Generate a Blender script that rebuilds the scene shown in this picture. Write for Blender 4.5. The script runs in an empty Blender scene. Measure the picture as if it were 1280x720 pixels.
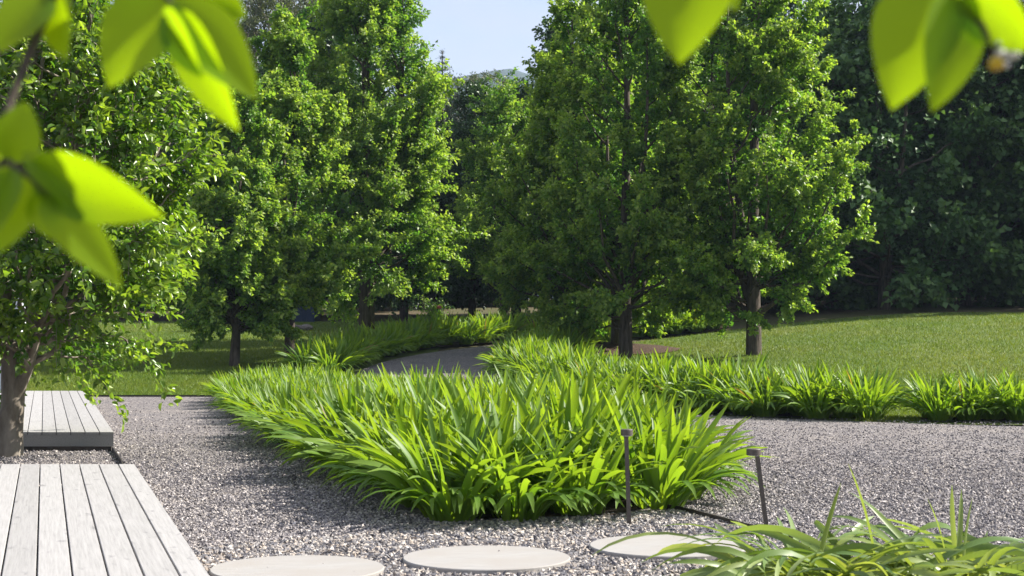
import bpy, math, random
import numpy as np
from mathutils import Vector, Matrix

SC = bpy.context.scene
COL = SC.collection
R = math.radians
HC, FPX, HY = 1.35, 1930.0, 413.0            # camera height, focal length and horizon (1280 px wide frame)

# ------------------------------------------------------------------ camera, sky, sun, exposure
cd = bpy.data.cameras.new('camera'); cam = bpy.data.objects.new('camera', cd); COL.objects.link(cam)
cam.location = (0, 0, HC); cam.rotation_euler = (R(90), 0, 0)
cd.sensor_width = 36; cd.lens = FPX / 1280 * 36
cd.shift_y = (HY - 360) / 1280
cd.clip_start = 0.05; cd.clip_end = 9000
cd.dof.use_dof = True; cd.dof.focus_distance = 18.0; cd.dof.aperture_fstop = 6.3
SC.camera = cam

SUN_AZ, SUN_EL = R(77), R(39)
SDIR = Vector((math.sin(SUN_AZ) * math.cos(SUN_EL), math.cos(SUN_AZ) * math.cos(SUN_EL), math.sin(SUN_EL)))
w = bpy.data.worlds.new('World'); SC.world = w; w.use_nodes = True
nt = w.node_tree; nt.nodes.clear()
wo = nt.nodes.new('ShaderNodeOutputWorld'); bg = nt.nodes.new('ShaderNodeBackground')
sky = nt.nodes.new('ShaderNodeTexSky'); sky.sky_type = 'NISHITA'; sky.sun_disc = False
sky.sun_elevation = SUN_EL; sky.sun_rotation = SUN_AZ; sky.air_density = 1.0; sky.dust_density = 1.2; sky.ozone_density = 1.6
tc = nt.nodes.new('ShaderNodeTexCoord'); mp = nt.nodes.new('ShaderNodeMapping'); mp.inputs['Scale'].default_value = (1, 1, 2.2)
cn = nt.nodes.new('ShaderNodeTexNoise'); cn.inputs['Scale'].default_value = 5.0; cn.inputs['Detail'].default_value = 6
cr = nt.nodes.new('ShaderNodeMapRange'); cr.inputs[1].default_value = .36; cr.inputs[2].default_value = .62
cr.inputs[3].default_value = .35; cr.inputs[4].default_value = 1.0
mx = nt.nodes.new('ShaderNodeMix'); mx.data_type = 'RGBA'
mx.inputs[7].default_value = (3.7, 3.9, 4.7, 1)           # thin bright cloud over the whole sky
nt.links.new(tc.outputs['Generated'], mp.inputs[0]); nt.links.new(mp.outputs[0], cn.inputs['Vector'])
nt.links.new(cn.outputs[0], cr.inputs[0]); nt.links.new(cr.outputs[0], mx.inputs[0])
nt.links.new(sky.outputs[0], mx.inputs[6]); nt.links.new(mx.outputs[2], bg.inputs[0])
bg.inputs[1].default_value = 0.078
nt.links.new(bg.outputs[0], wo.inputs[0])

sl = bpy.data.lights.new('sun', 'SUN'); sl.energy = 5.0; sl.angle = R(0.6); sl.color = (1.0, .95, .86)
so = bpy.data.objects.new('sun', sl); COL.objects.link(so)
so.rotation_euler = SDIR.to_track_quat('Z', 'Y').to_euler(); so.location = (20, 20, 30)

SC.view_settings.view_transform = 'Standard'; SC.view_settings.look = 'None'
SC.view_settings.exposure = 1.35; SC.view_settings.gamma = 1; SC.view_settings.use_curve_mapping = False
SC.cycles.max_bounces = 6; SC.cycles.diffuse_bounces = 3; SC.cycles.transmission_bounces = 4
SC.cycles.glossy_bounces = 2; SC.cycles.transparent_max_bounces = 4; SC.cycles.volume_bounces = 0
SC.cycles.caustics_reflective = False; SC.cycles.caustics_refractive = False
SC.cycles.sample_clamp_indirect = 4.0

# ------------------------------------------------------------------ helpers
def sstep(a, b, x):
    t = np.clip((np.asarray(x, float) - a) / (b - a), 0, 1); return t * t * (3 - 2 * t)

def ground(x, y):
    """terrain height: level forecourt, then a gentle rise, steeper under the sunny lawn"""
    x = np.asarray(x, float); y = np.asarray(y, float)
    def ramp(v, k=1.2): return np.where(v > 12 * k, v, k * np.log1p(np.exp(np.minimum(v / k, 12))))
    r = ramp(y - 26.3)
    rl = 64 - ramp(64 - r, 3)
    rr = 13 - ramp(13 - r, 1.5)
    sr = .062 * sstep(1, 14, x)
    hill = sstep(200, 1500, np.hypot(x, y)) * 12
    return .052 * rl + sr * rr + hill

def gz(x, y): return float(ground(x, y))
def wx(px, Y): return (px - 640) / FPX * Y
def wz(py, Y): return HC + (HY - py) / FPX * Y

def np_mesh(name, V, F, attrs=None, flat=False):
    V = np.asarray(V, np.float32); F = np.asarray(F, np.int32)
    me = bpy.data.meshes.new(name); me.vertices.add(len(V)); me.vertices.foreach_set('co', V.ravel())
    k = F.shape[1]; me.loops.add(F.size); me.loops.foreach_set('vertex_index', F.ravel())
    me.polygons.add(len(F)); me.polygons.foreach_set('loop_start', np.arange(0, F.size, k, dtype=np.int32))
    if attrs:
        for an, av in attrs.items():
            a = me.attributes.new(an, 'FLOAT', 'POINT'); a.data.foreach_set('value', np.asarray(av, np.float32))
    me.update(calc_edges=True); me.validate()
    if flat: me.shade_flat()
    return me

def link(name, me, mat=None, parent=None, loc=None, rot=None, scale=None):
    o = bpy.data.objects.new(name, me); COL.objects.link(o)
    if mat is not None and me is not None and not len(me.materials): me.materials.append(mat)
    if parent: o.parent = parent
    if loc is not None: o.location = loc
    if rot is not None: o.rotation_euler = rot
    if scale is not None: o.scale = scale
    return o

def tag(o, label=None, cat=None, group=None, kind=None):
    if label: o['label'] = label
    if cat: o['category'] = cat
    if group: o['group'] = group
    if kind: o['kind'] = kind
    return o

def thing(name, label, cat, loc=(0, 0, 0), rotz=0, group=None):
    o = bpy.data.objects.new(name, None); COL.objects.link(o); o.empty_display_size = .2
    o.location = loc; o.rotation_euler = (0, 0, rotz)
    return tag(o, label, cat, group)

class MB:
    """collects pieces (vertices + quads/tris as tris) into ONE mesh"""
    def __init__(s): s.V = []; s.F = []; s.A = {}; s.n = 0
    def add(s, V, F, **at):
        V = np.asarray(V, float); F = np.asarray(F, int)
        if F.shape[1] == 4: F = np.concatenate([F[:, [0, 1, 2]], F[:, [0, 2, 3]]])
        s.V.append(V); s.F.append(F + s.n); s.n += len(V)
        for k, v in at.items(): s.A.setdefault(k, []).append(np.broadcast_to(np.asarray(v, float), (len(V),)))
    def mesh(s, name, flat=False):
        return np_mesh(name, np.concatenate(s.V), np.concatenate(s.F), {k: np.concatenate(v) for k, v in s.A.items()}, flat)

BOXF = np.array([[0,3,2,1],[4,5,6,7],[0,1,5,4],[1,2,6,5],[2,3,7,6],[3,0,4,7]])
def box_v(x0, x1, y0, y1, z0, z1):
    return np.array([[x0,y0,z0],[x1,y0,z0],[x1,y1,z0],[x0,y1,z0],[x0,y0,z1],[x1,y0,z1],[x1,y1,z1],[x0,y1,z1]], float)

def tube_v(P, rad, n=6, seed=0, rough=0.0, cap=False):
    P = np.asarray(P, float); rad = np.broadcast_to(np.asarray(rad, float), (len(P),))
    T = np.gradient(P, axis=0); T /= np.linalg.norm(T, axis=1)[:, None] + 1e-9
    ref = np.array([.37, .93, .05]); 
    U = np.cross(T, ref); U /= np.linalg.norm(U, axis=1)[:, None] + 1e-9
    W = np.cross(T, U)
    a = np.arange(n) / n * 2 * np.pi
    rr = rad[:, None] * np.ones((1, n))
    if rough: rr = rr * (1 + rough * np.random.default_rng(seed).normal(size=rr.shape))
    V = P[:, None, :] + rr[..., None] * (np.cos(a)[None, :, None] * U[:, None, :] + np.sin(a)[None, :, None] * W[:, None, :])
    V = V.reshape(-1, 3); F = []
    for i in range(len(P) - 1):
        for j in range(n):
            F.append([i*n+j, i*n+(j+1) % n, (i+1)*n+(j+1) % n, (i+1)*n+j])
    F = np.array(F)
    F = np.concatenate([F[:, [0, 1, 2]], F[:, [0, 2, 3]]])
    if cap:
        m = len(V); V = np.concatenate([V, P[-1:], P[:1]])
        k = (len(P)-1)*n
        F = np.concatenate([F, [[k+j, k+(j+1) % n, m] for j in range(n)], [[(j+1) % n, j, m+1] for j in range(n)]])
    return V, F

def disc_v(r, z0, z1, n=48, bev=.004, wob=0, seed=0):
    a = np.arange(n) / n * 2 * np.pi
    rng = np.random.default_rng(seed); rr = r * (1 + wob * (np.sin(a*2 + rng.random()*6) + .5*np.sin(3*a + rng.random()*6)))
    rings = [(rr, z0), (rr, z1 - bev), (rr - bev, z1)]
    V = np.concatenate([np.stack([q*np.cos(a), q*np.sin(a), np.full(n, z)], 1) for q, z in rings] + [np.array([[0, 0, z1], [0, 0, z0]])])
    F = []
    for i in range(2):
        for j in range(n):
            F += [[i*n+j, i*n+(j+1) % n, (i+1)*n+(j+1) % n], [i*n+j, (i+1)*n+(j+1) % n, (i+1)*n+j]]
    F += [[2*n+j, 2*n+(j+1) % n, 3*n] for j in range(n)] + [[(j+1) % n, j, 3*n+1] for j in range(n)]
    return V, np.array(F)

# ------------------------------------------------------------------ materials
def mat_new(name):
    m = bpy.data.materials.new(name); m.use_nodes = True; t = m.node_tree; t.nodes.clear()
    out = t.nodes.new('ShaderNodeOutputMaterial'); return m, t, out

def N(t, typ, **kw):
    n = t.nodes.new(typ)
    for k, v in kw.items():
        if k.startswith('_'): setattr(n, k[1:], v)
        else: n.inputs[k.replace('__', ' ')].default_value = v
    return n

def ramp_node(t, stops, interp='LINEAR'):
    r = t.nodes.new('ShaderNodeValToRGB'); e = r.color_ramp; e.interpolation = interp
    while len(e.elements) < len(stops): e.elements.new(.5)
    for el, (p, c) in zip(e.elements, stops): el.position = p; el.color = (*c, 1)
    return r

def mix_rgb(t, fac, a, b, blend='MIX'):
    m = t.nodes.new('ShaderNodeMix'); m.data_type = 'RGBA'; m.blend_type = blend
    for i, v in ((0, fac), (6, a), (7, b)):
        if hasattr(v, 'links'): t.links.new(v, m.inputs[i])
        elif isinstance(v, tuple): m.inputs[i].default_value = (*v, 1)
        else: m.inputs[i].default_value = v
    return m.outputs[2]

def leaf_mat(name, dark, light, young, trans=.42, tcol=(1.25, 1.15, .45), rough=.42, spec=.45, dry=None, coord_scale=.9):
    """leaf: old/young colours by the leaf's own age attribute, light passing through the blade"""
    m, t, out = mat_new(name)
    rn = N(t, 'ShaderNodeAttribute', _attribute_name='rnd'); yg = N(t, 'ShaderNodeAttribute', _attribute_name='young')
    oi = N(t, 'ShaderNodeObjectInfo')
    add = N(t, 'ShaderNodeMath', _operation='MULTIPLY_ADD'); t.links.new(oi.outputs['Random'], add.inputs[0]); add.inputs[1].default_value = .25
    t.links.new(rn.outputs['Fac'], add.inputs[2])
    c = mix_rgb(t, add.outputs[0], dark, light); c = mix_rgb(t, yg.outputs['Fac'], c, young)
    if dry:
        gt = N(t, 'ShaderNodeMath', _operation='GREATER_THAN'); t.links.new(rn.outputs['Fac'], gt.inputs[0]); gt.inputs[1].default_value = .993
        c = mix_rgb(t, gt.outputs[0], c, dry)
    p = N(t, 'ShaderNodeBsdfPrincipled', Roughness=rough); p.inputs['Specular IOR Level'].default_value = spec
    t.links.new(c, p.inputs['Base Color'])
    tr = N(t, 'ShaderNodeBsdfTranslucent'); tcn = mix_rgb(t, 1.0, c, tcol, 'MULTIPLY'); t.links.new(tcn, tr.inputs['Color'])
    ms = N(t, 'ShaderNodeMixShader'); ms.inputs[0].default_value = trans
    t.links.new(p.outputs[0], ms.inputs[1]); t.links.new(tr.outputs[0], ms.inputs[2]); t.links.new(ms.outputs[0], out.inputs[0])
    return m

def rough_mat(name, stops, scale, bump=.3, rough=.9, detail=6, stretch=(1, 1, 1), spec=.25, dist=.02, big=None):
    m, t, out = mat_new(name)
    tcx = N(t, 'ShaderNodeTexCoord'); mpn = N(t, 'ShaderNodeMapping'); mpn.inputs['Scale'].default_value = stretch
    t.links.new(tcx.outputs['Object'], mpn.inputs[0])
    ns = N(t, 'ShaderNodeTexNoise', Scale=scale, Detail=detail, Roughness=.62); t.links.new(mpn.outputs[0], ns.inputs['Vector'])
    rp = ramp_node(t, stops); t.links.new(ns.outputs[0], rp.inputs[0]); c = rp.outputs[0]
    if big:
        n2 = N(t, 'ShaderNodeTexNoise', Scale=big[0], Detail=3); t.links.new(tcx.outputs['Object'], n2.inputs['Vector'])
        r2 = ramp_node(t, [(.35, (0, 0, 0)), (.65, (1, 1, 1))]); t.links.new(n2.outputs[0], r2.inputs[0])
        c = mix_rgb(t, r2.outputs[0], c, big[1])
    p = N(t, 'ShaderNodeBsdfPrincipled', Roughness=rough); p.inputs['Specular IOR Level'].default_value = spec
    t.links.new(c, p.inputs['Base Color'])
    b = N(t, 'ShaderNodeBump', Strength=bump, Distance=dist); t.links.new(ns.outputs[0], b.inputs['Height']); t.links.new(b.outputs[0], p.inputs['Normal'])
    t.links.new(p.outputs[0], out.inputs[0]); return m

def gravel_mat(name, scale, stops):
    m, t, out = mat_new(name)
    tcx = N(t, 'ShaderNodeTexCoord')
    v = N(t, 'ShaderNodeTexVoronoi', Scale=scale); t.links.new(tcx.outputs['Object'], v.inputs['Vector'])
    sp = N(t, 'ShaderNodeSeparateColor'); t.links.new(v.outputs['Color'], sp.inputs[0])
    rp = ramp_node(t, stops); t.links.new(sp.outputs[0], rp.inputs[0])
    n2 = N(t, 'ShaderNodeTexNoise', Scale=.9, Detail=4); t.links.new(tcx.outputs['Object'], n2.inputs['Vector'])
    r2 = ramp_node(t, [(.3, (.82, .82, .84)), (.7, (1.08, 1.05, 1.0))]); t.links.new(n2.outputs[0], r2.inputs[0])
    c = mix_rgb(t, 1.0, rp.outputs[0], r2.outputs[0], 'MULTIPLY')
    p = N(t, 'ShaderNodeBsdfPrincipled', Roughness=.85); p.inputs['Specular IOR Level'].default_value = .3
    t.links.new(c, p.inputs['Base Color'])
    h = N(t, 'ShaderNodeMath', _operation='MULTIPLY_ADD'); t.links.new(v.outputs['Distance'], h.inputs[0]); h.inputs[1].default_value = -.9
    t.links.new(sp.outputs[1], h.inputs[2])
    b = N(t, 'ShaderNodeBump', Strength=.9, Distance=.012); t.links.new(h.outputs[0], b.inputs['Height']); t.links.new(b.outputs[0], p.inputs['Normal'])
    t.links.new(p.outputs[0], out.inputs[0]); return m

def attr_ramp_mat(name, stops, rough=.8, spec=.3):
    m, t, out = mat_new(name)
    rn = N(t, 'ShaderNodeAttribute', _attribute_name='rnd'); rp = ramp_node(t, stops); t.links.new(rn.outputs['Fac'], rp.inputs[0])
    p = N(t, 'ShaderNodeBsdfPrincipled', Roughness=rough); p.inputs['Specular IOR Level'].default_value = spec
    t.links.new(rp.outputs[0], p.inputs['Base Color']); t.links.new(p.outputs[0], out.inputs[0]); return m

GRAV = [(0, (0.062, 0.060, 0.069)), (.3, (0.156, 0.143, 0.153)), (.6, (0.262, 0.241, 0.238)), (.85, (0.363, 0.324, 0.293)), (1, (0.574, 0.529, 0.513))]
M = {}
M['gravel'] = gravel_mat('gravel', 62, [(p, tuple(v*.84 for v in c)) for p, c in GRAV])  # flat sheet darkened in colour, standing in for shade between loose stones
M['stones'] = attr_ramp_mat('gravel_stones', GRAV)
M['pebbles'] = attr_ramp_mat('pebbles', [(0, (0.065, 0.063, 0.073)), (.3, (0.173, 0.168, 0.182)), (.6, (0.292, 0.269, 0.251)), (.82, (0.389, 0.326, 0.270)), (1, (0.606, 0.569, 0.532))])
M['soil'] = rough_mat('soil', [(.3, (.018, .013, .009)), (.55, (.045, .032, .022)), (.8, (.09, .065, .045))], 26, .8, dist=.03)
M['mulch'] = rough_mat('mulch', [(.3, (.03, .02, .014)), (.5, (.075, .046, .032)), (.75, (.15, .10, .07))], 30, .9, dist=.05)
M['litter'] = rough_mat('litter', [(.3, (.035, .026, .016)), (.5, (.09, .066, .04)), (.72, (.17, .13, .08))], 9, .6, dist=.04, big=(.25, (.07, .075, .025)))
M['lawn'] = rough_mat('lawn', [(.3, (.045, .085, .014)), (.55, (.08, .14, .024)), (.8, (.14, .19, .04))], 40, .6, dist=.03, big=(.5, (.12, .15, .035)))
M['grass'] = leaf_mat('grass', (.068, .135, .017), (.15, .225, .035), (.29, .29, .085), trans=.42, rough=.5, spec=.25)
M['bark'] = rough_mat('bark', [(.3, (.028, .022, .018)), (.5, (.075, .06, .048)), (.75, (.15, .125, .10))], 14, .9, stretch=(1, 1, .18), dist=.03)
M['pale_bark'] = rough_mat('pale_bark', [(.3, (.11, .09, .07)), (.5, (.21, .18, .145)), (.75, (.31, .27, .225))], 9, .5, stretch=(1, 1, .35), dist=.015)
M['pear'] = leaf_mat('pear_leaf', (.058, .155, .028), (.122, .265, .046), (.42, .50, .10), trans=.55, tcol=(1.2, 1.3, .45))
M['glossy'] = leaf_mat('glossy_leaf', (.048, .130, .022), (.10, .215, .032), (.34, .44, .07), trans=.52, rough=.3, spec=.6, tcol=(1.25, 1.3, .35))
M['plane'] = leaf_mat('plane_leaf', (.034, .090, .030), (.072, .155, .052), (.15, .24, .07), trans=.3, rough=.5, spec=.3, tcol=(1, 1.1, .5))
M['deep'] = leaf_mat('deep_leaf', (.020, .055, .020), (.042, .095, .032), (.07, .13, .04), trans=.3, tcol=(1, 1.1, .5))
M['conifer'] = leaf_mat('conifer_needle', (.014, .034, .020), (.028, .055, .030), (.04, .07, .03), trans=.12)
M['gum'] = leaf_mat('gum_leaf', (.045, .075, .035), (.09, .125, .06), (.12, .15, .07), trans=.3)
M['agap'] = leaf_mat('agapanthus_leaf', (.065, .175, .020), (.16, .290, .035), (.30, .40, .07), trans=.54, rough=.46, spec=.45,
                     tcol=(1.5, 1.3, .35), dry=(.26, .21, .08))
M['agap_pale'] = leaf_mat('agapanthus_floppy_leaf', (.09, .18, .04), (.22, .31, .12), (.36, .41, .10), trans=.45, rough=.4, spec=.45, dry=(.33, .27, .13))
M['hang'] = leaf_mat('hanging_leaf', (.09, .20, .010), (.16, .28, .012), (.26, .36, .02), trans=.68, rough=.35, spec=.35, tcol=(1.9, 1.75, .2))
M['steel'] = rough_mat('steel_edging', [(.3, (.022, .019, .018)), (.6, (.05, .042, .038))], 22, .2, rough=.6)
M['lamp'] = rough_mat('bronze_lamp', [(.3, (.055, .045, .038)), (.65, (.095, .08, .068))], 30, .1, rough=.5, spec=.5)
M['paver'] = rough_mat('sandstone_paver', [(.25, (0.250, 0.241, 0.231)), (.5, (0.303, 0.292, 0.281)), (.8, (0.349, 0.338, 0.326))], 7, .12, stretch=(1, 5, 1), dist=.004, rough=.8, big=(3, (0.288, 0.269, 0.250)))
M['blue'] = rough_mat('navy_sheet', [(.3, (.012, .022, .05)), (.7, (.02, .034, .075))], 3, .1, rough=.55)
M['render'] = rough_mat('pale_render', [(.3, (.52, .55, .60)), (.7, (.62, .64, .68))], 5, .1)
M['rock'] = rough_mat('rock', [(.3, (.10, .085, .075)), (.55, (.22, .19, .17)), (.8, (.36, .32, .29))], 5, .8, dist=.08)
M['pink'] = rough_mat('pink_petal', [(.3, (.55, .16, .16)), (.7, (.70, .30, .27))], 20, .1)
M['berry'] = rough_mat('yellow_bud', [(.3, (.55, .36, .02)), (.7, (.70, .48, .05))], 10, .1, rough=.35)
M['blossom'] = rough_mat('white_blossom', [(.3, (.74, .72, .70)), (.7, (.82, .80, .78))], 10, .1)

def deck_mat():
    m, t, out = mat_new('silvered_deck_board')
    tcx = N(t, 'ShaderNodeTexCoord'); oi = N(t, 'ShaderNodeObjectInfo')
    off = N(t, 'ShaderNodeVectorMath', _operation='MULTIPLY_ADD'); t.links.new(oi.outputs['Random'], off.inputs[0])
    off.inputs[1].default_value = (31, 57, 13); t.links.new(tcx.outputs['Object'], off.inputs[2])
    mp1 = N(t, 'ShaderNodeMapping'); mp1.inputs['Scale'].default_value = (26, .8, 26); t.links.new(off.outputs[0], mp1.inputs[0])
    g = N(t, 'ShaderNodeTexNoise', Scale=3.0, Detail=7, Roughness=.65); t.links.new(mp1.outputs[0], g.inputs['Vector'])
    rp = ramp_node(t, [(.25, (0.242, 0.234, 0.227)), (.5, (0.322, 0.312, 0.304)), (.75, (0.379, 0.366, 0.358))]); t.links.new(g.outputs[0], rp.inputs[0])
    mp2 = N(t, 'ShaderNodeMapping'); mp2.inputs['Scale'].default_value = (9, 3.0, 9); t.links.new(off.outputs[0], mp2.inputs[0])
    s = N(t, 'ShaderNodeTexNoise', Scale=1.6, Detail=3); t.links.new(mp2.outputs[0], s.inputs['Vector'])
    rs = ramp_node(t, [(.27, (.52, .52, .54)), (.36, (1, 1, 1))]); t.links.new(s.outputs[0], rs.inputs[0])
    c = mix_rgb(t, .75, rp.outputs[0], rs.outputs[0], 'MULTIPLY')
    tint = N(t, 'ShaderNodeMapRange'); t.links.new(oi.outputs['Random'], tint.inputs[0]); tint.inputs[3].default_value = .88; tint.inputs[4].default_value = 1.06
    c = mix_rgb(t, 1.0, c, tint.outputs[0], 'MULTIPLY')
    p = N(t, 'ShaderNodeBsdfPrincipled', Roughness=.7); p.inputs['Specular IOR Level'].default_value = .3
    t.links.new(c, p.inputs['Base Color'])
    b = N(t, 'ShaderNodeBump', Strength=.25, Distance=.004); t.links.new(g.outputs[0], b.inputs['Height']); t.links.new(b.outputs[0], p.inputs['Normal'])
    t.links.new(p.outputs[0], out.inputs[0]); return m
M['deck'] = deck_mat()

# ------------------------------------------------------------------ ground sheets
def grid_sheet(xs, ys, dz):
    X, Y = np.meshgrid(xs, ys); Z = ground(X, Y) + dz
    V = np.stack([X, Y, Z], -1).reshape(-1, 3); nx = len(xs)
    i = np.arange(len(ys) - 1)[:, None] * nx + np.arange(nx - 1)[None, :]
    F = np.stack([i, i + 1, i + 1 + nx, i + nx], -1).reshape(-1, 4); return V, F
def ribbon(Lc, Rc, dz, m=10):
    """sheet between two polylines with the same number of points"""
    Lc = np.asarray(Lc, float); Rc = np.asarray(Rc, float); s = np.linspace(0, 1, m + 1)
    P = Lc[:, None, :] * (1 - s)[None, :, None] + Rc[:, None, :] * s[None, :, None]
    Z = ground(P[..., 0], P[..., 1]) + dz
    V = np.concatenate([P, Z[..., None]], -1).reshape(-1, 3); n = len(Lc); k = m + 1
    i = np.arange(n - 1)[:, None] * k + np.arange(m)[None, :]
    F = np.stack([i, i + 1, i + 1 + k, i + k], -1).reshape(-1, 4)
    if np.cross(V[F[0, 1]] - V[F[0, 0]], V[F[0, 3]] - V[F[0, 0]])[2] < 0: F = F[:, ::-1]
    return V, F
def smooth_line(pts, n=60):
    """Catmull-Rom through the points"""
    p = np.asarray(pts, float); p = np.concatenate([2*p[:1]-p[1:2], p, 2*p[-1:]-p[-2:-1]])
    out = []
    for u in np.linspace(0, len(pts) - 1.0001, n):
        i = int(u); t = u - i; a, b, c, d = p[i:i+4]
        out.append(.5*((2*b) + (-a+c)*t + (2*a-5*b+4*c-d)*t*t + (-a+3*b-3*c+d)*t**3))
    return np.array(out)

far = [60, 70, 85, 100, 130, 170, 230, 320, 450, 650, 1000, 1500, 2300, 4000]
xs = np.array([-v for v in far[::-1]] + list(np.arange(-50, 50.1, 1.0)) + far, float)
ys = np.array([-300, -100, -40, -20, -10, -5] + list(np.arange(0, 90.1, 1.0)) + [100, 115, 140, 180, 250, 350, 500, 750, 1100, 1700, 2600, 4500], float)
V, F = grid_sheet(xs, ys, -.03)
tag(link('ground', np_mesh('ground', V, F), M['litter']), 'brown leaf litter and soil under the trees', kind='structure')
# lawns
yl = np.linspace(24, 59, 60)
V, F = ribbon([(-34, y) for y in yl], [(-2.0 if y < 44 else -2.0 - (y - 44) * .12, y) for y in yl], .0, 30)
tag(link('lawn', np_mesh('lawn', V, F), M['lawn']), 'shaded mown lawn beyond the decks', kind='structure')
RL = smooth_line([(-.2, 31), (1.5, 27), (3.2, 24.2), (5.5, 22.4), (9.5, 21.6), (16, 21), (26, 21)])
RRt = smooth_line([(1.9, 42.0), (3.6, 44.2), (6, 45.8), (9, 47), (13, 47.5), (20, 47), (30, 47)])
V, F = ribbon(RL, RRt, .004, 24)
tag(link('lawn', np_mesh('lawn_slope', V, F), M['lawn']), 'sunny mown lawn sloping up behind the hedge of strappy plants', kind='structure')
# gravel
xc = np.linspace(-30, 26, 80)
def court_far(x): return 28.3 if x < -4.5 else 28.3 - 3.5 * float(sstep(-4.5, 1, x)) - 3.6 * float(sstep(1, 8, x))
V, F = ribbon([(x, 1.0) for x in xc], [(x, court_far(x)) for x in xc], .018, 24)
tag(link('gravel_court', np_mesh('gravel_court', V, F), M['gravel']), 'grey crushed stone forecourt', kind='structure')
DC = smooth_line([(14, 12), (8, 15.5), (3.8, 19.5), (.6, 24), (-1.3, 29), (-1.75, 34), (-1.2, 38.5), (.3, 42.2), (1.3, 43.2), (2.4, 43.6)], 90)
tg = np.gradient(DC, axis=0); tg /= np.linalg.norm(tg, axis=1)[:, None]; nr = np.stack([-tg[:, 1], tg[:, 0]], 1)
wd = np.interp(np.arange(90), [0, 30, 50, 89], [2.6, 2.0, 1.65, 1.4])[:, None]
V, F = ribbon(DC + nr * wd, DC - nr * wd, .022, 10)
tag(link('gravel_drive', np_mesh('gravel_drive', V, F), M['gravel']), 'gravel drive winding between the planted beds', kind='structure')

def in_poly(px, py, poly):
    poly = np.asarray(poly); x = np.asarray(px); y = np.asarray(py); c = np.zeros(x.shape, bool); j = len(poly) - 1
    for i in range(len(poly)):
        xi, yi = poly[i]; xj, yj = poly[j]
        c ^= ((yi > y) != (yj > y)) & (x < (xj - xi) * (y - yi) / (yj - yi + 1e-12) + xi); j = i
    return c

# planted beds: left/near line and far line of each
BED = {
 'A': (smooth_line([(-.5, 10.7), (-.9, 11.6), (-1.35, 13.2), (-2.0, 15.6), (-2.9, 18.6), (-4.2, 23.5), (-5.4, 28.2)], 40),
       smooth_line([(1.0, 11.1), (1.45, 12.2), (1.35, 14.2), (.8, 17), (0, 20.2), (-1.5, 24.5), (-3.3, 28.6)], 40)),
 'B': (smooth_line([(.9, 39.6), (.2, 37.5), (-.15, 35.5), (-.25, 32.5), (.35, 29), (1.4, 26.4), (2.8, 24.5), (4.2, 23.1), (5.25, 22.7)], 30),
       smooth_line([(1.9, 39.2), (1.35, 37.6), (1.0, 36), (1.1, 33), (1.7, 30.2), (2.8, 27.8), (3.9, 26.0), (4.85, 24.65), (5.6, 23.9)], 30)),
 'D': (smooth_line([(5.95, 22.5), (7.5, 22.2), (9.3, 22), (11.5, 21.7)], 12), smooth_line([(6.25, 23.6), (7.5, 23.5), (9.3, 23.2), (11.5, 22.9)], 12)),
 'C': (smooth_line([(-3.55, 33.3), (-3.35, 36), (-2.75, 39.5), (-1.7, 42.8), (.2, 45.2), (1.2, 45.9)], 24),
       smooth_line([(-5.0, 34), (-4.6, 36.5), (-3.9, 40.2), (-2.7, 44.2), (-.5, 46.9), (1.2, 47.3)], 24)),
 'E': (smooth_line([(1.3, 43.9), (2.2, 44), (3, 44.3)], 6), smooth_line([(1.3, 45.4), (2.2, 45.5), (3, 45.7)], 6)),
 'F': (smooth_line([(3.7, 45.4), (5, 45.9), (6.2, 46.2)], 6), smooth_line([(3.7, 46.8), (5, 47.3), (6.2, 47.4)], 6)),
}
for k, (a, b) in BED.items():
    vv = b - a; vv /= np.linalg.norm(vv, axis=1)[:, None]; V, F = ribbon(a + vv*.28, b - vv*.28, .036, 8)
    tag(link('bed_soil', np_mesh('bed_soil', V, F), M['soil']), 'dark soil of a planted bed', kind='structure')
def mulch(cx, cy, r, name):
    a = np.linspace(0, 2*np.pi, 40)
    rr = r * (1 + .12*np.sin(3*a + cx) + .07*np.sin(5*a))
    V = []; 
    for q in (0.02, .35, .7, 1):
        x = cx + q*rr*np.cos(a)*1.25; y = cy + q*rr*np.sin(a); V.append(np.stack([x, y, ground(x, y) + .03 + .22*(1-q*q)], 1))
    V = np.concatenate(V); n = 40
    F = [[i*n+j, (i+1)*n+j, (i+1)*n+j+1, i*n+j+1] for i in range(3) for j in range(n-1)]
    tag(link('mulch', np_mesh(name, V, np.array(F)), M['mulch']), 'reddish brown bark mulch around the tree trunks', kind='structure')
mulch(2.6, 40.2, 1.35, 'mulch_ring'); mulch(5.2, 47.6, 1.3, 'mulch_ring')

# distant hill
hx = np.linspace(-900, 700, 90); hy = np.linspace(1150, 1900, 30)
X, Y = np.meshgrid(hx, hy)
ridge = 232 + 16*np.sin(X/90 + .4) + 9*np.sin(X/37 + 2) - .03*np.abs(X + 90)
rng = np.random.default_rng(3)
Z = 10 + ridge*np.sin(np.clip((Y-1150)/750, 0, 1)*np.pi)**.8 + rng.normal(size=X.shape)*4
V = np.stack([X, Y, Z], -1).reshape(-1, 3); i = np.arange(29)[:, None]*90 + np.arange(89)[None, :]
F = np.stack([i, i+1, i+91, i+90], -1).reshape(-1, 4)
M['hill'] = rough_mat('forested_hill', [(.3, (.015, .03, .02)), (.6, (.03, .05, .03)), (.8, (.05, .07, .04))], .06, .8, dist=8)
tag(link('hill', np_mesh('hill', V, F), M['hill']), 'far forested hill', kind='structure')

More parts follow.
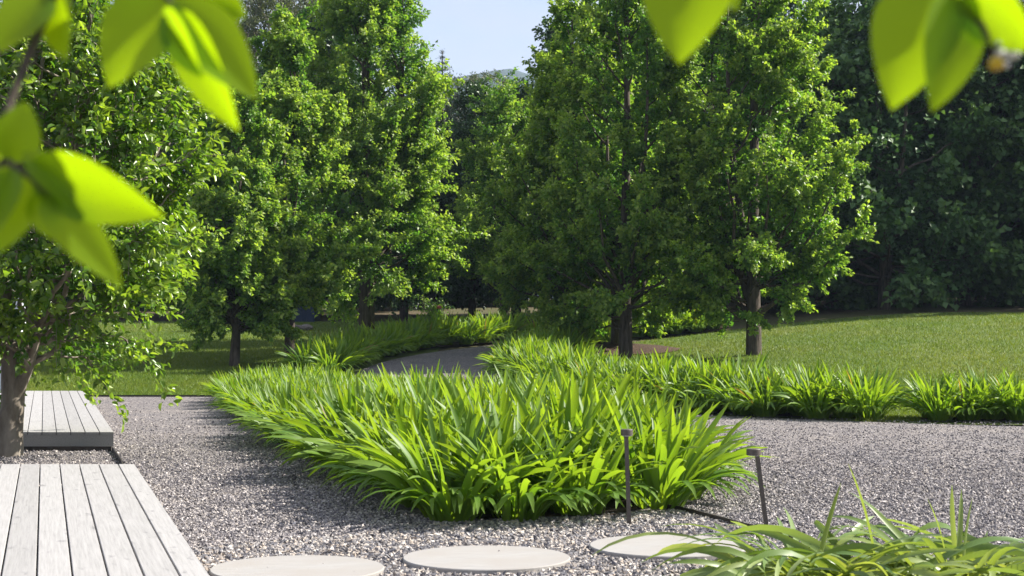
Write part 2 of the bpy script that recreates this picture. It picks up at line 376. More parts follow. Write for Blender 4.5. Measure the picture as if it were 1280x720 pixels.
# ------------------------------------------------------------------ trees
def leaves(P, D, Nn, L, W, six=False, fold=.22, curl=.18):
    S = np.cross(D, Nn); S /= np.linalg.norm(S, axis=1)[:, None] + 1e-9
    Nn = np.cross(S, D); L = L[:, None]; W = W[:, None]; n = len(P)
    if not six:
        V = np.stack([P, P + D*L*.45 - S*W*.5 + Nn*W*fold, P + D*L - Nn*L*curl, P + D*L*.45 + S*W*.5 + Nn*W*fold], 1)
        F = np.array([[0, 1, 2], [0, 2, 3]])
    else:
        V = np.stack([P, P + D*L*.3 - S*W*.45 + Nn*W*fold, P + D*L*.7 - S*W*.38 + Nn*W*fold - Nn*L*curl*.4, P + D*L - Nn*L*curl,
                      P + D*L*.7 + S*W*.38 + Nn*W*fold - Nn*L*curl*.4, P + D*L*.3 + S*W*.45 + Nn*W*fold], 1)
        F = np.array([[0, 1, 2], [0, 2, 3], [0, 3, 4], [0, 4, 5]])
    k = V.shape[1]
    return V.reshape(-1, 3), (F[None] + (np.arange(n)*k)[:, None, None]).reshape(-1, 3), k

def unit(v): return v / (np.linalg.norm(v, axis=-1, keepdims=True) + 1e-9)

def grow(seed, leaders, trunk_r, prof, cen, nl, n_leaf, leaf, el=(40, 62), sub_len=(.35, .8), nsub=9, six=False, sx=1.0, lump=.18,
         droop=.15, twig_r=.006, shell=.45, trunk_sides=9, limb_f=.42, sp=.45, inner=1.6):
    """tree: leaders = polylines with radii; prof = [(z, radius)...] crown envelope about cen(x,y).
       Returns meshes for trunk (with limbs) and crown (leaves on twigs)."""
    rng = np.random.default_rng(seed); wood = MB()
    for P, r in leaders:
        P = np.asarray(P, float); n = max(8, len(P)*3)
        u = np.linspace(0, 1, n); Pi = smooth_line(P, n); ri = np.interp(u, np.linspace(0, 1, len(r)), r)
        v, f = tube_v(Pi, ri, trunk_sides, seed, .05); wood.add(v, f)
    LP = [smooth_line(np.asarray(P, float), 40) for P, r in leaders]; LR = [np.interp(np.linspace(0, 1, 40), np.linspace(0, 1, len(r)), r) for P, r in leaders]
    pz = np.array([p[0] for p in prof]); pr = np.array([p[1] for p in prof])
    z0, z1 = pz[0], pz[-1]; ph = rng.random(6)*6.28
    def rad(z, a):
        return np.interp(z, pz, pr) * (1 + lump*np.sin(3*a + 2.1*z + ph[0]) * .6 + lump*np.sin(2*a - 1.3*z + ph[1])*.6 + lump*.5*np.sin(5*a + 3.3*z + ph[2]))
    subs = []                                   # start, end, limb-tip closeness
    zz = rng.random(nl*4)*(z1-z0) + z0; keep = rng.random(nl*4) < (np.interp(zz, pz, pr)/pr.max())**.8 + .06
    zz = zz[keep][:nl]
    for i, zt in enumerate(zz):
        a = rng.random()*6.283; rt = rad(zt, a) * (shell + (1-shell)*rng.random()**.5) 
        T = np.array([cen[0] + rt*np.cos(a)*sx, cen[1] + rt*np.sin(a), zt])
        e = math.tan(R(rng.uniform(*el))); best = None
        for kk, lq in enumerate(LP):
            d = np.linalg.norm(lq[:, :2] - T[:2], axis=1); need = np.maximum(zt - d*e, z0*.92 + .16*(z1-z0)*rng.random()**2)
            jj = int(np.argmin(np.abs(lq[:, 2] - need))); cost = np.linalg.norm(lq[jj] - T) + .5*rng.random() + 2*abs(lq[jj, 2] - need[jj])
            if best is None or cost < best[0]: best = (cost, kk, jj)
        k, j = best[1], min(best[2], 39 - int(12*rng.random())); lp = LP[k]
        S = lp[j]; out = T - S; ln = np.linalg.norm(out)
        if ln < .15: continue
        C = S + out*np.array([.6, .6, .38])
        u = np.linspace(0, 1, 7)[:, None]; B = (1-u)**2*S + 2*u*(1-u)*C + u*u*T
        B[1:-1] += rng.normal(size=(5, 3))*.02*ln
        r0 = min(LR[k][j]*limb_f*2, .010 + .014*ln); v, f = tube_v(B, np.linspace(r0, .005, 7), 5, seed); wood.add(v, f)
        ns = max(3, int(nsub*min(1.5, ln/1.2)))
        for q in range(ns):
            s = .22 + .78*rng.random()**sp; s = min(s, .999); b = s*6; ib = int(b); p = B[ib] + (B[ib+1]-B[ib])*(b-ib)
            tn = unit(B[ib+1]-B[ib]); dd = unit(tn*.75 + unit(rng.normal(size=3))*.85 + np.array([0, 0, .18]))
            if q == 0: p, dd = B[-2], unit(T-B[-2])
            l = rng.uniform(*sub_len)
            subs.append((p, p + dd*l - np.array([0, 0, droop*l*l]), s))
    for lp in LP:                               # short leafy twigs straight off the leaders
        ok = np.where(lp[:, 2] > z0 + .12*(z1-z0))[0]
        for q in range(int(inner*max(1, len(ok)))):
            p = lp[ok[int(rng.integers(len(ok)))]]; a = rng.random()*6.283; l = rng.uniform(.5, 1.0)*sub_len[1]
            subs.append((p, p + np.array([math.cos(a), math.sin(a), rng.uniform(.1, .9)])*l, .35))
    SP = np.array([s[0] for s in subs]); EP = np.array([s[1] for s in subs]); sl_ = np.array([s[2] for s in subs]); n = len(SP)
    # twigs: thin three-sided prisms
    D = unit(EP-SP); U = unit(np.cross(D, np.array([.3, .5, .8]))); W_ = np.cross(D, U)
    tv = []
    for c, rr in ((SP, twig_r), (EP, twig_r*.35)):
        for q in range(3):
            tv.append(c + rr*(math.cos(q*2.094)*U + math.sin(q*2.094)*W_))
    tv = np.stack(tv, 1).reshape(-1, 3); tf = np.array([[0, 1, 4], [0, 4, 3], [1, 2, 5], [1, 5, 4], [2, 0, 3], [2, 3, 5]])
    wood.add(tv, (tf[None] + (np.arange(n)*6)[:, None, None]).reshape(-1, 3))
    ll = np.linalg.norm(EP-SP, axis=1); idx = rng.choice(n, n_leaf, p=ll/ll.sum())
    t = rng.random(n_leaf)**.65
    P = SP[idx] + (EP-SP)[idx]*t[:, None] + rng.normal(size=(n_leaf, 3))*.035*leaf[0]/.08
    outw = P - np.array([cen[0], cen[1], 0]); outw[:, 2] = 0; outw = unit(outw)
    Dl = unit(D[idx]*.55 + unit(rng.normal(size=(n_leaf, 3)))*.8 + outw*.25 + np.array([0, 0, -.22]))
    Nl = unit(np.array([0, 0, .75]) + outw*.35 + rng.normal(size=(n_leaf, 3))*.55)
    L = leaf[0]*rng.uniform(.65, 1.2, n_leaf); W = leaf[1]*L/leaf[0]*rng.uniform(.85, 1.15, n_leaf)
    Vv, Ff, k = leaves(P, Dl, Nl, L, W, six)
    young = np.clip((t*.7 + sl_[idx]*.7 - .6)*1.2, 0, 1) * rng.random(n_leaf)**.55
    cm = np_mesh('crown', Vv, Ff, {'rnd': np.repeat(rng.random(n_leaf), k), 'young': np.repeat(young, k)})
    return wood.mesh('trunk'), cm

def tree(name, label, cat, x, y, tm, cm, bark, leafm, group=None, rotz=0, sc=1.0, sink=.06):
    o = thing(name, label, cat, (x, y, gz(x, y) - sink), rotz, group); o.scale = (sc, sc, sc)
    link('trunk', tm, bark, o); link('crown', cm, leafm, o); return o

def pear(seed, H, Rr, bh, r0, nl, nleaf, tip_w=.07, leaf=(.105, .078), fork=False, skew=0., **kw):
    rng = np.random.default_rng(seed + 99)
    z = np.linspace(0, H*.97, 7); P = np.stack([rng.normal(size=7)*.04*np.linspace(0, 1, 7) + skew*z/H, rng.normal(size=7)*.04, z], 1)
    P[0] = (0, 0, 0); rad = [r0*1.25, r0, r0*.85, r0*.68, r0*.5, r0*.3, r0*.06]
    L = [(P, rad)]
    for q in range(3 if fork else 2):
        a = rng.random()*6.28; h0 = bh + H*.06*q; s = Rr*.42
        L.append(([(P[1][0]*.5, P[1][1]*.5, h0), (s*.6*math.cos(a), s*.6*math.sin(a), h0 + H*.2), (s*math.cos(a), s*math.sin(a), h0 + H*.42), (s*1.0*math.cos(a), s*1.0*math.sin(a), H*rng.uniform(.78, .92))],
                  [r0*.62, r0*.5, r0*.3, r0*.05]))
    c = H - bh
    prof = [(bh*.92, Rr*.58), (bh + c*.07, Rr*.86), (bh + c*.2, Rr), (bh + c*.36, Rr*.98), (bh + c*.52, Rr*.8), (bh + c*.7, Rr*.56), (bh + c*.86, Rr*.34), (H, Rr*tip_w)]
    return grow(seed, L, r0, prof, (skew*.4, 0), nl, nleaf, leaf, **{**dict(el=(38, 66), nsub=13, sub_len=(.28, .62), lump=.24), **kw})

T = []
tm, cm = pear(11, 6.7, 1.5, .9, .10, 66, 48000, skew=.25)
tree('ornamental_pear_tree', 'shortest leafy pear tree on the shaded lawn, nearest the decks', 'tree', wx(293, 36), 36, tm, cm, M['bark'], M['pear'])
tm, cm = pear(12, 8.7, 1.7, 1.3, .11, 80, 60000, skew=.15)
tree('ornamental_pear_tree', 'middle-sized pear tree with straight trunk in front of the dark blue shed', 'tree', wx(362, 38), 38, tm, cm, M['bark'], M['pear'])
tm, cm = pear(13, 12.4, 2.5, 1.5, .20, 110, 88000, leaf=(.115, .085), fork=True, sub_len=(.45, 1.0))
tree('ornamental_pear_tree', 'tall dense pear tree with thick forked trunk beside the far planted bed', 'tree', wx(458, 45), 45, tm, cm, M['bark'], M['pear'])
tm, cm = pear(14, 9.6, 2.5, .85, .14, 92, 74000, skew=-.4)
tree('ornamental_pear_tree', 'pear tree with brown trunk on the mulch beside the bend of the drive', 'tree', wx(728, 41), 41, tm, cm, M['bark'], M['pear'])
tm, cm = pear(15, 10.4, 2.3, .8, .14, 90, 74000)
tree('ornamental_pear_tree', 'tall spire-topped pear tree at the front of the bark mulch', 'tree', wx(782, 38), 38, tm, cm, M['bark'], M['pear'])
tm, cm = pear(16, 10.8, 2.4, .95, .16, 95, 80000)
tree('ornamental_pear_tree', 'sunlit pear tree standing alone on the sloping lawn', 'tree', wx(942, 37), 37, tm, cm, M['bark'], M['pear'])
# two more of the avenue further up
tmA, cmA = pear(17, 11.0, 2.4, 1.3, .16, 95, 64000, leaf=(.12, .09), sub_len=(.45, 1.0))
tree('ornamental_pear_tree', 'pear tree with grey trunk behind the mulch, half hidden by the front pears', 'tree', wx(772, 42.5), 42.5, tmA, cmA, M['bark'], M['pear'])
tree('ornamental_pear_tree', 'pear tree in the dark planted bed on the upper side of the drive', 'tree', wx(836, 52), 52, tmA, cmA, M['bark'], M['pear'], rotz=2.2, sc=.95)
tree('ornamental_pear_tree', 'bright rounded tree behind the far end of the drive', 'tree', wx(630, 54), 54, tmA, cmA, M['bark'], M['pear'], rotz=4.1, sc=.82)

# multi-stemmed tree between the decks
tm, cm = grow(31, [([(0, 0, 0), (.03, 0, .4), (.05, .02, .8), (-.05, .05, 1.6), (-.1, .1, 3.0), (-.15, .1, 5.2)], [.165, .135, .12, .09, .06, .015]),
                   ([(.05, .0, .62), (.22, -.05, 1.0), (.36, -.05, 1.55), (.6, -.1, 2.6), (.9, .1, 4.6)], [.085, .07, .06, .045, .01]),
                   ([(.03, .02, 1.0), (-.35, -.1, 1.7), (-.8, -.1, 3.0), (-1.0, 0, 4.8)], [.075, .06, .045, .01]),
                   ([(.2, 0, 1.0), (.5, -.35, 1.7), (.95, -.5, 2.4), (1.35, -.5, 3.3)], [.06, .05, .035, .01])],
              .14, [(1.05, 1.0), (1.5, 1.45), (2.2, 1.75), (3.0, 1.85), (3.8, 1.75), (4.8, 1.4), (5.6, .6)], (.12, 0), 170, 42000, (.092, .055),
              el=(12, 45), sub_len=(.3, .75), nsub=9, six=True, droop=.45, lump=.2, shell=.5)
tree('garden_tree', 'small-leaved spreading tree with low forked trunk between the two decks', 'tree', wx(10, 16.35), 16.35, tm, cm, M['pale_bark'], M['glossy'], sink=.03)

# tree belt behind: three broadleaf kinds, copied
def dome(seed, H, Rr, bh, nleaf, leaf, nl=80, fork=0):
    rng = np.random.default_rng(seed); P = [(0, 0, 0), (.05, 0, H*.2), (rng.normal()*.15, rng.normal()*.15, H*.5), (rng.normal()*.2, rng.normal()*.2, H*.95)]
    L = [(P, [.24, .19, .12, .02])]
    for q in range(3):
        a = q*2.1 + rng.random(); L.append(([(0.03, 0, H*(.14+.05*q)), (Rr*.3*math.cos(a), Rr*.3*math.sin(a), H*.38), (Rr*.45*math.cos(a), Rr*.45*math.sin(a), H*.8)], [.12, .08, .015]))
    c = H-bh
    prof = [(bh, Rr*.75), (bh+c*.1, Rr*.95), (bh+c*.3, Rr), (bh+c*.55, Rr*.88), (bh+c*.78, Rr*.6), (H, Rr*.12)]
    return grow(seed, L, .2, prof, (0, 0), nl, nleaf, leaf, el=(15, 50), sub_len=(.5, 1.1), nsub=12, lump=.22, shell=.6, twig_r=.01)
plA = dome(41, 12.5, 3.7, .1, 27000, (.23, .21), 80); plB = dome(42, 10.5, 3.1, .1, 21000, (.22, .20), 70)
dkA = dome(43, 11.5, 2.9, 1.3, 20000, (.22, .15), 65); dkB = dome(44, 13.5, 3.3, 1.5, 23000, (.23, .15), 70)
G1 = 'broadleaf trees behind the sloping lawn'; G2 = 'dark trees of the belt behind the gardens'
LBL1 = 'broad dark green tree with large leaves, skirted to the ground behind the sloping lawn'
LBL2 = 'dark shady tree of the belt behind the gardens, with bare lower trunk'
for (px, Y, tmesh, s, rz) in [(1010, 54, plB, 1.0, 1.0), (1105, 51.5, plA, 1.0, 0.3), (1205, 54, plA, .98, 2.4), (1330, 53, plB, 1.1, 4.0), (930, 58, plA, 1.0, 3.9), (1440, 50, plA, .9, 5.2)]:
    tree('broadleaf_tree', LBL1, 'tree', wx(px, Y), Y, *tmesh, M['bark'], M['plane'], G1, rz, s)
row = [(-95, 60, dkB, 1.05), (20, 63, dkA, 1.1), (95, 60, dkB, 1.0), (170, 64, dkA, 1.0), (235, 61, dkB, .82), (300, 65, dkA, 1.0), (395, 63, dkB, .92), (455, 66, dkA, 1.05),
       (505, 61, dkA, .80), (545, 64, dkA, .72), (590, 62, dkB, .70), (645, 63, dkA, .86), (700, 61, dkB, .86), (760, 64, dkA, 1.05), (830, 60, dkB, .95), (890, 63, dkA, 1.05),
       (985, 66, dkB, 1.05), (1070, 68, dkA, 1.2), (1150, 66, dkB, 1.1), (1235, 67, dkB, 1.1), (1310, 69, dkA, 1.2), (1390, 66, dkB, 1.1)]
for i, (px, Y, tmesh, s) in enumerate(row):
    tree('broadleaf_tree', LBL2, 'tree', wx(px, Y), Y, *tmesh, M['bark'], M['deep'], G2, i*1.7, s)

shA = dome(45, 4.2, 2.2, .1, 9000, (.20, .13), 70)
for i, px in enumerate(range(-120, 1420, 62)):
    Y = 74 + 4*math.sin(i*2.3)
    if i % 5 == 3: continue
    tree('dark_shrub', 'low dark shrub of the thicket behind the tree belt', 'shrub', wx(px, Y), Y, *shA, M['bark'], M['deep'], 'thicket behind the tree belt', i*1.3, .8 + .35*((i*7) % 5)/4)

def conifer(seed, H, Rr):
    rng = np.random.default_rng(seed); wood = MB(); P = np.array([(0, 0, 0), (0, 0, H*.5), (0, 0, H)]); v, f = tube_v(P, [.2, .12, .02], 7); wood.add(v, f)
    PP, DD = [], []
    for z in np.arange(1.0, H, .32):
        r = Rr*(1-z/H)**.85 + .03; nb = 7
        for b in range(nb):
            a = rng.random()*6.28; l = r*rng.uniform(.7, 1.08); d = np.array([math.cos(a), math.sin(a), rng.uniform(.05, .35)])
            e = np.array([0, 0, z]) + d*l; v, f = tube_v([(0, 0, z), (0 + d[0]*l*.5, d[1]*l*.5, z + d[2]*l*.35), e], [.025, .015, .004], 3); wood.add(v, f)
            m = int(14*l) + 5; t = rng.random(m)**.7
            PP.append(np.array([0, 0, z]) + np.outer(t, d*l)); DD.append(unit(d[None]*.7 + rng.normal(size=(m, 3))*.5 + np.array([0, 0, -.1])))
    P = np.concatenate(PP); D = np.concatenate(DD); n = len(P); szc = np.repeat(np.interp(P[:, 2], [0, H*.6, H], [1, .9, .25]), 3)
    P = np.repeat(P, 3, 0) + rng.normal(size=(n*3, 3))*.06; D = unit(np.repeat(D, 3, 0) + rng.normal(size=(n*3, 3))*.35); n *= 3
    Vv, Ff, k = leaves(P, D, unit(rng.normal(size=(n, 3)) + [0, 0, 1]), rng.uniform(.22, .42, n)*szc, rng.uniform(.05, .09, n)*szc)
    return wood.mesh('trunk'), np_mesh('crown', Vv, Ff, {'rnd': np.repeat(rng.random(n), k), 'young': np.zeros(n*k)})
cA = conifer(51, 13.5, 2.2)
tree('conifer_tree', 'pointed dark conifer against the sky behind the drive', 'tree', wx(553, 76), 76, *cA, M['bark'], M['conifer'], None, 0, .93)
tree('conifer_tree', 'second dark conifer close beside the pointed one', 'tree', wx(572, 80), 80, *cA, M['bark'], M['conifer'], None, 2, .86)
for px, Y, s in ((1268, 56, .95), (1330, 58, 1.0), (1225, 60, 1.0)):
    tree('conifer_tree', 'very dark conifer in the shade at the end of the sloping lawn', 'tree', wx(px, Y), Y, *cA, M['bark'], M['conifer'], 'dark conifers by the sloping lawn', px, s*1.15)

def gum(seed, H):
    rng = np.random.default_rng(seed); L = [([(0, 0, 0), (.2, 0, H*.3), (-.1, .1, H*.6), (.2, 0, H*.97)], [.26, .2, .12, .02])]
    for q in range(4):
        a = q*1.6 + rng.random(); s = 2.2; L.append(([(.1, 0, H*(.3+.06*q)), (s*.6*math.cos(a), s*.6*math.sin(a), H*.6), (s*math.cos(a), s*math.sin(a), H*rng.uniform(.8, .96))], [.11, .07, .015]))
    prof = [(H*.5, 1.6), (H*.65, 2.6), (H*.8, 2.8), (H*.92, 2.2), (H, .7)]
    return grow(seed, L, .2, prof, (0, 0), 60, 15000, (.24, .065), el=(30, 60), sub_len=(.6, 1.1), nsub=6, lump=.35, shell=.75, droop=.5, twig_r=.012)
gA = gum(61, 16)
for px, Y, s, rz, lb in ((345, 72, 1.02, 0, 'thin-crowned grey-green gum tree rising behind the pears'), (395, 78, 1.05, 2, 'thin-crowned gum tree beside the tallest pear'),
                         (598, 92, .86, 4, 'far sparse gum tree beside the conifers'), (625, 96, .80, 1, 'lower far gum tree beside the conifers'), (255, 76, .98, 3, 'gum tree rising behind the garden tree')):
    tree('gum_tree', lb, 'tree', wx(px, Y), Y, *gA, M['pale_bark'], M['gum'], None, rz, s)

# ------------------------------------------------------------------ agapanthus
def strap(L, W, t0, t1, twist=0., seg=7, pw=1.5):
    """one strap leaf in the XZ plane from the origin: t0, t1 = lean from vertical at base and tip (degrees)"""
    u = np.linspace(0, 1, seg+1); th = np.radians(t0 + (t1-t0)*u**pw); ds = L/seg
    x = np.concatenate([[0], np.cumsum(np.sin((th[1:]+th[:-1])/2)*ds)]); z = np.concatenate([[0], np.cumsum(np.cos((th[1:]+th[:-1])/2)*ds)])
    wv = W*np.interp(u, [0, .12, .45, .75, .9, 1], [.55, .62, 1, .9, .58, .10])
    C = np.stack([x, np.zeros_like(x), z], 1); nrm = np.stack([-np.cos(th), np.zeros_like(x), np.sin(th)], 1)
    tw = np.radians(twist)*u; S = np.stack([np.zeros_like(x), np.cos(tw), np.zeros_like(x)], 1) + nrm*np.sin(tw)[:, None]
    Vv = np.stack([C - S*wv[:, None]/2, C - nrm*(wv*.14)[:, None], C + S*wv[:, None]/2], 1).reshape(-1, 3)
    F = []
    for i in range(seg):
        for j in range(2): F.append([i*3+j, i*3+j+1, i*3+3+j+1, i*3+3+j])
    return Vv, np.array(F), np.repeat(u, 3)

lib = []; rng = np.random.default_rng(5)
for q in range(22):
    k = q/21
    lib.append(strap(rng.uniform(.72, .98)*(1-.10*k), rng.uniform(.043, .058), 4 + 36*k + rng.normal()*3, 22 + 105*k**1.2 + rng.normal()*9, rng.normal()*35, 8))
lib_me = []
for q, (v, f, u) in enumerate(lib):
    lib_me.append(np_mesh('strap_leaf', v, f, {'rnd': np.full(len(v), rng.random()*.9), 'young': .3*(1-u)**3 + .35*u**3}))
    lib_me[-1].materials.append(M['agap'])

def leaf_set(n, rng, lean=0.0):
    """(library index, azimuth, extra tilt, scale, base offset) for one plant"""
    out = []
    for i in range(n):
        k = rng.random(); az = rng.random()*6.283
        if lean and math.cos(az) > 0: k = min(1, k + lean*.38*math.cos(az))
        q = int(k*21.99); r = .04 + .17*rng.random()**.7
        out.append((q, az, rng.normal()*.20, rng.uniform(.8, 1.1), r))
    return out
def leaf_mx(q, az, tilt, s, r):
    return Matrix.Translation((r*math.cos(az), r*math.sin(az), 0)) @ Matrix.Rotation(az, 4, 'Z') @ Matrix.Rotation(tilt, 4, 'X') @ Matrix.Scale(s, 4)
def plant_mesh(seed, n, lean=0):
    rng = np.random.default_rng(seed); mb = MB()
    for e in leaf_set(n, rng, lean):
        v, f, u = lib[e[0]]; m = np.array(leaf_mx(*e)); vv = v @ m[:3, :3].T + m[:3, 3]
        mb.add(vv, f, rnd=rng.random(), young=.3*(1-u)**3 + .6*u**3*rng.random())
    return mb.mesh('agapanthus_leaves')
PL = [plant_mesh(100+i, 125) for i in range(5)] + [plant_mesh(120+i, 125, 1.0) for i in range(4)]
for me in PL: me.materials.append(M['agap'])

def scatter(poly, rmin, rng, tries=6000):
    poly = np.asarray(poly); lo, hi = poly.min(0), poly.max(0); c = rng.random((tries, 2))*(hi-lo)+lo
    c = c[in_poly(c[:, 0], c[:, 1], poly)]; out = []
    for p in c:
        if all((p[0]-q[0])**2 + (p[1]-q[1])**2 > rmin*rmin for q in out): out.append(p)
    return out
def inset(a, b, d):
    v = unit(b-a); return np.concatenate([a + v*d, (b - v*d)[::-1]])
NAMES = {'A': ('strappy green agapanthus clump massed in the long bed beside the decks', 'agapanthus in the long bed beside the decks', .43, .10),
         'B': ('sunny agapanthus clump in the curved bed along the sloping lawn', 'agapanthus in the curved bed along the sloping lawn', .40, .22),
         'D': ('agapanthus clump in the short bed past the grassy gap', 'agapanthus in the short bed past the gap', .40, .18),
         'C': ('agapanthus clump in the far bed lining the outer side of the drive bend', 'agapanthus lining the drive bend', .55, .35),
         'E': ('shaded agapanthus clump behind the bark mulch', 'agapanthus behind the mulch', .55, .2),
         'F': ('dark shaded agapanthus clump under the far pear tree', 'agapanthus under the far pear', .55, .2)}
nA = 0
for bk, (a, b) in BED.items():
    lb, gp, rm, ins = NAMES[bk]; rng = np.random.default_rng(ord(bk))
    pts = scatter(inset(a, b, ins), rm, rng); pts.sort(key=lambda p: p[1])
    for i, p in enumerate(pts):
        da = np.linalg.norm(a-p, axis=1); db = np.linalg.norm(b-p, axis=1); ia, ib = da.argmin(), db.argmin()
        edge = min(da[ia], db[ib]) < .62; z = gz(*p) + .03
        hs = float(np.interp(p[1], [10, 13, 17, 21, 29], [1.0, 1.08, .92, .77, .70])) if bk == 'A' else {'B': .98, 'D': .92}.get(bk, 1.05)
        hs *= rng.uniform(.92, 1.08)*(.90 if edge else 1)
        tgt = (a[ia] if da[ia] < db[ib] else b[ib]) - p
        if bk == 'A' and p[1] < 11.2: tgt = np.array([.1, -1.])
        rz = math.atan2(tgt[1], tgt[0]) if edge else rng.random()*6.283
        if bk == 'A' and nA < 14:                         # nearest plants: every leaf its own piece
            nA += 1
            o = thing('agapanthus_plant', lb, 'plant', (p[0], p[1], z), rz, gp); o.scale = (hs, hs, hs)
            for e in leaf_set(105, rng, 1.0 if edge else 0):
                l = link('leaf', lib_me[e[0]], None, o); l.matrix_local = leaf_mx(*e)
        else:
            me = PL[5 + int(rng.integers(4))] if edge else PL[int(rng.integers(5))]
            o = link('agapanthus_plant', me, None, None, (p[0], p[1], z), (0, 0, rz), (hs, hs, hs)); tag(o, lb, 'plant', gp)

# floppy clump in the foreground
rng = np.random.default_rng(77); flop = []
for q in range(16):
    k = q/15
    v, f, u = strap(rng.uniform(.75, 1.15), rng.uniform(.034, .050), 24 + 40*k + rng.normal()*8, 110 + 55*k + rng.normal()*14, rng.normal()*60, 10, rng.uniform(.8, 1.6))
    me = np_mesh('floppy_leaf', v, f, {'rnd': np.full(len(v), rng.random()*.95), 'young': .4*rng.random() + .3*(1-u)**2}); me.materials.append(M['agap_pale']); flop.append(me)
upr = []
for q in range(5):
    v, f, u = strap(rng.uniform(.55, .72), rng.uniform(.030, .038), rng.uniform(2, 10), rng.uniform(10, 30), rng.normal()*25, 8)
    me = np_mesh('upright_leaf', v, f, {'rnd': np.full(len(v), rng.random()*.9), 'young': .35*rng.random() + 0*u}); me.materials.append(M['agap_pale']); upr.append(me)
for (px, Y, n, nu, lbl) in ((1010, 7.8, 125, 1, 'floppy pale agapanthus clump with trailing leaves next to the leaning path light'), (1105, 7.7, 130, 1, 'floppy agapanthus clump with tangled leaves in the middle of the foreground bed'),
                       (1195, 7.8, 130, 5, 'floppy agapanthus clump with a few leaves standing upright'), (1310, 7.8, 60, 1, 'floppy agapanthus clump at the outer end of the foreground bed')):
    x = wx(px, Y); o = thing('agapanthus_plant', lbl, 'plant', (x, Y, .02), rng.random()*6.28, 'floppy agapanthus beside the stepping stones')
    for i in range(n):
        az = rng.random()*6.283; q = int(rng.random()*15.99); l = link('leaf', flop[q], None, o)
        l.matrix_local = leaf_mx(q, az, rng.normal()*.55, rng.uniform(.6, .98), .02 + .26*rng.random())
    for i in range(nu):
        l = link('leaf', upr[int(rng.integers(5))], None, o); l.matrix_local = leaf_mx(0, rng.random()*6.28, rng.normal()*.2, rng.uniform(.85, 1.1), .05*rng.random())
V, F = ribbon([(.95, 7.2), (1.8, 7.2), (3.6, 7.2)], [(1.1, 8.3), (1.8, 8.45), (3.6, 8.4)], .036, 6)
tag(link('bed_soil', np_mesh('bed_soil', V, F), M['soil']), 'dark soil of the foreground bed', kind='structure')

# rose bush in the far bed
def bush(seed, n, h, r):
    rng = np.random.default_rng(seed); L = []
    for q in range(7):
        a = rng.random()*6.28; d = r*rng.uniform(.2, .7); L.append(([(0, 0, 0), (d*.5*math.cos(a), d*.5*math.sin(a), h*.5), (d*math.cos(a), d*math.sin(a), h*rng.uniform(.8, 1))], [.012, .01, .004]))
    return grow(seed, L, .01, [(h*.25, r*.6), (h*.6, r), (h, r*.5)], (0, 0), 26, n, (.07, .05), sub_len=(.12, .3), nsub=4, twig_r=.003, trunk_sides=5)
tm, cm = bush(71, 900, 1.25, .42)
x, y = wx(540, 44.3), 44.3; o = thing('rose_bush', 'light green rose bush with one pink bloom in the far bed', 'bush', (x, y, gz(x, y)))
link('stems', tm, M['pale_bark'], o); link('leaves', cm, M['pear'], o)
mb = MB(); rng = np.random.default_rng(4)
for q in range(26):
    a = rng.random()*6.28; e = rng.random()*1.4; d = np.array([math.cos(a)*math.cos(e), math.sin(a)*math.cos(e), math.sin(e)])
    v, f, k = leaves(np.array([d*.01]), d[None], np.array([[0, 0, 1.]]), np.array([.10]), np.array([.09]), True, .1, -.2); mb.add(v, f)
link('bloom', mb.mesh('bloom'), M['pink'], o, (.22, -.25, 1.02))

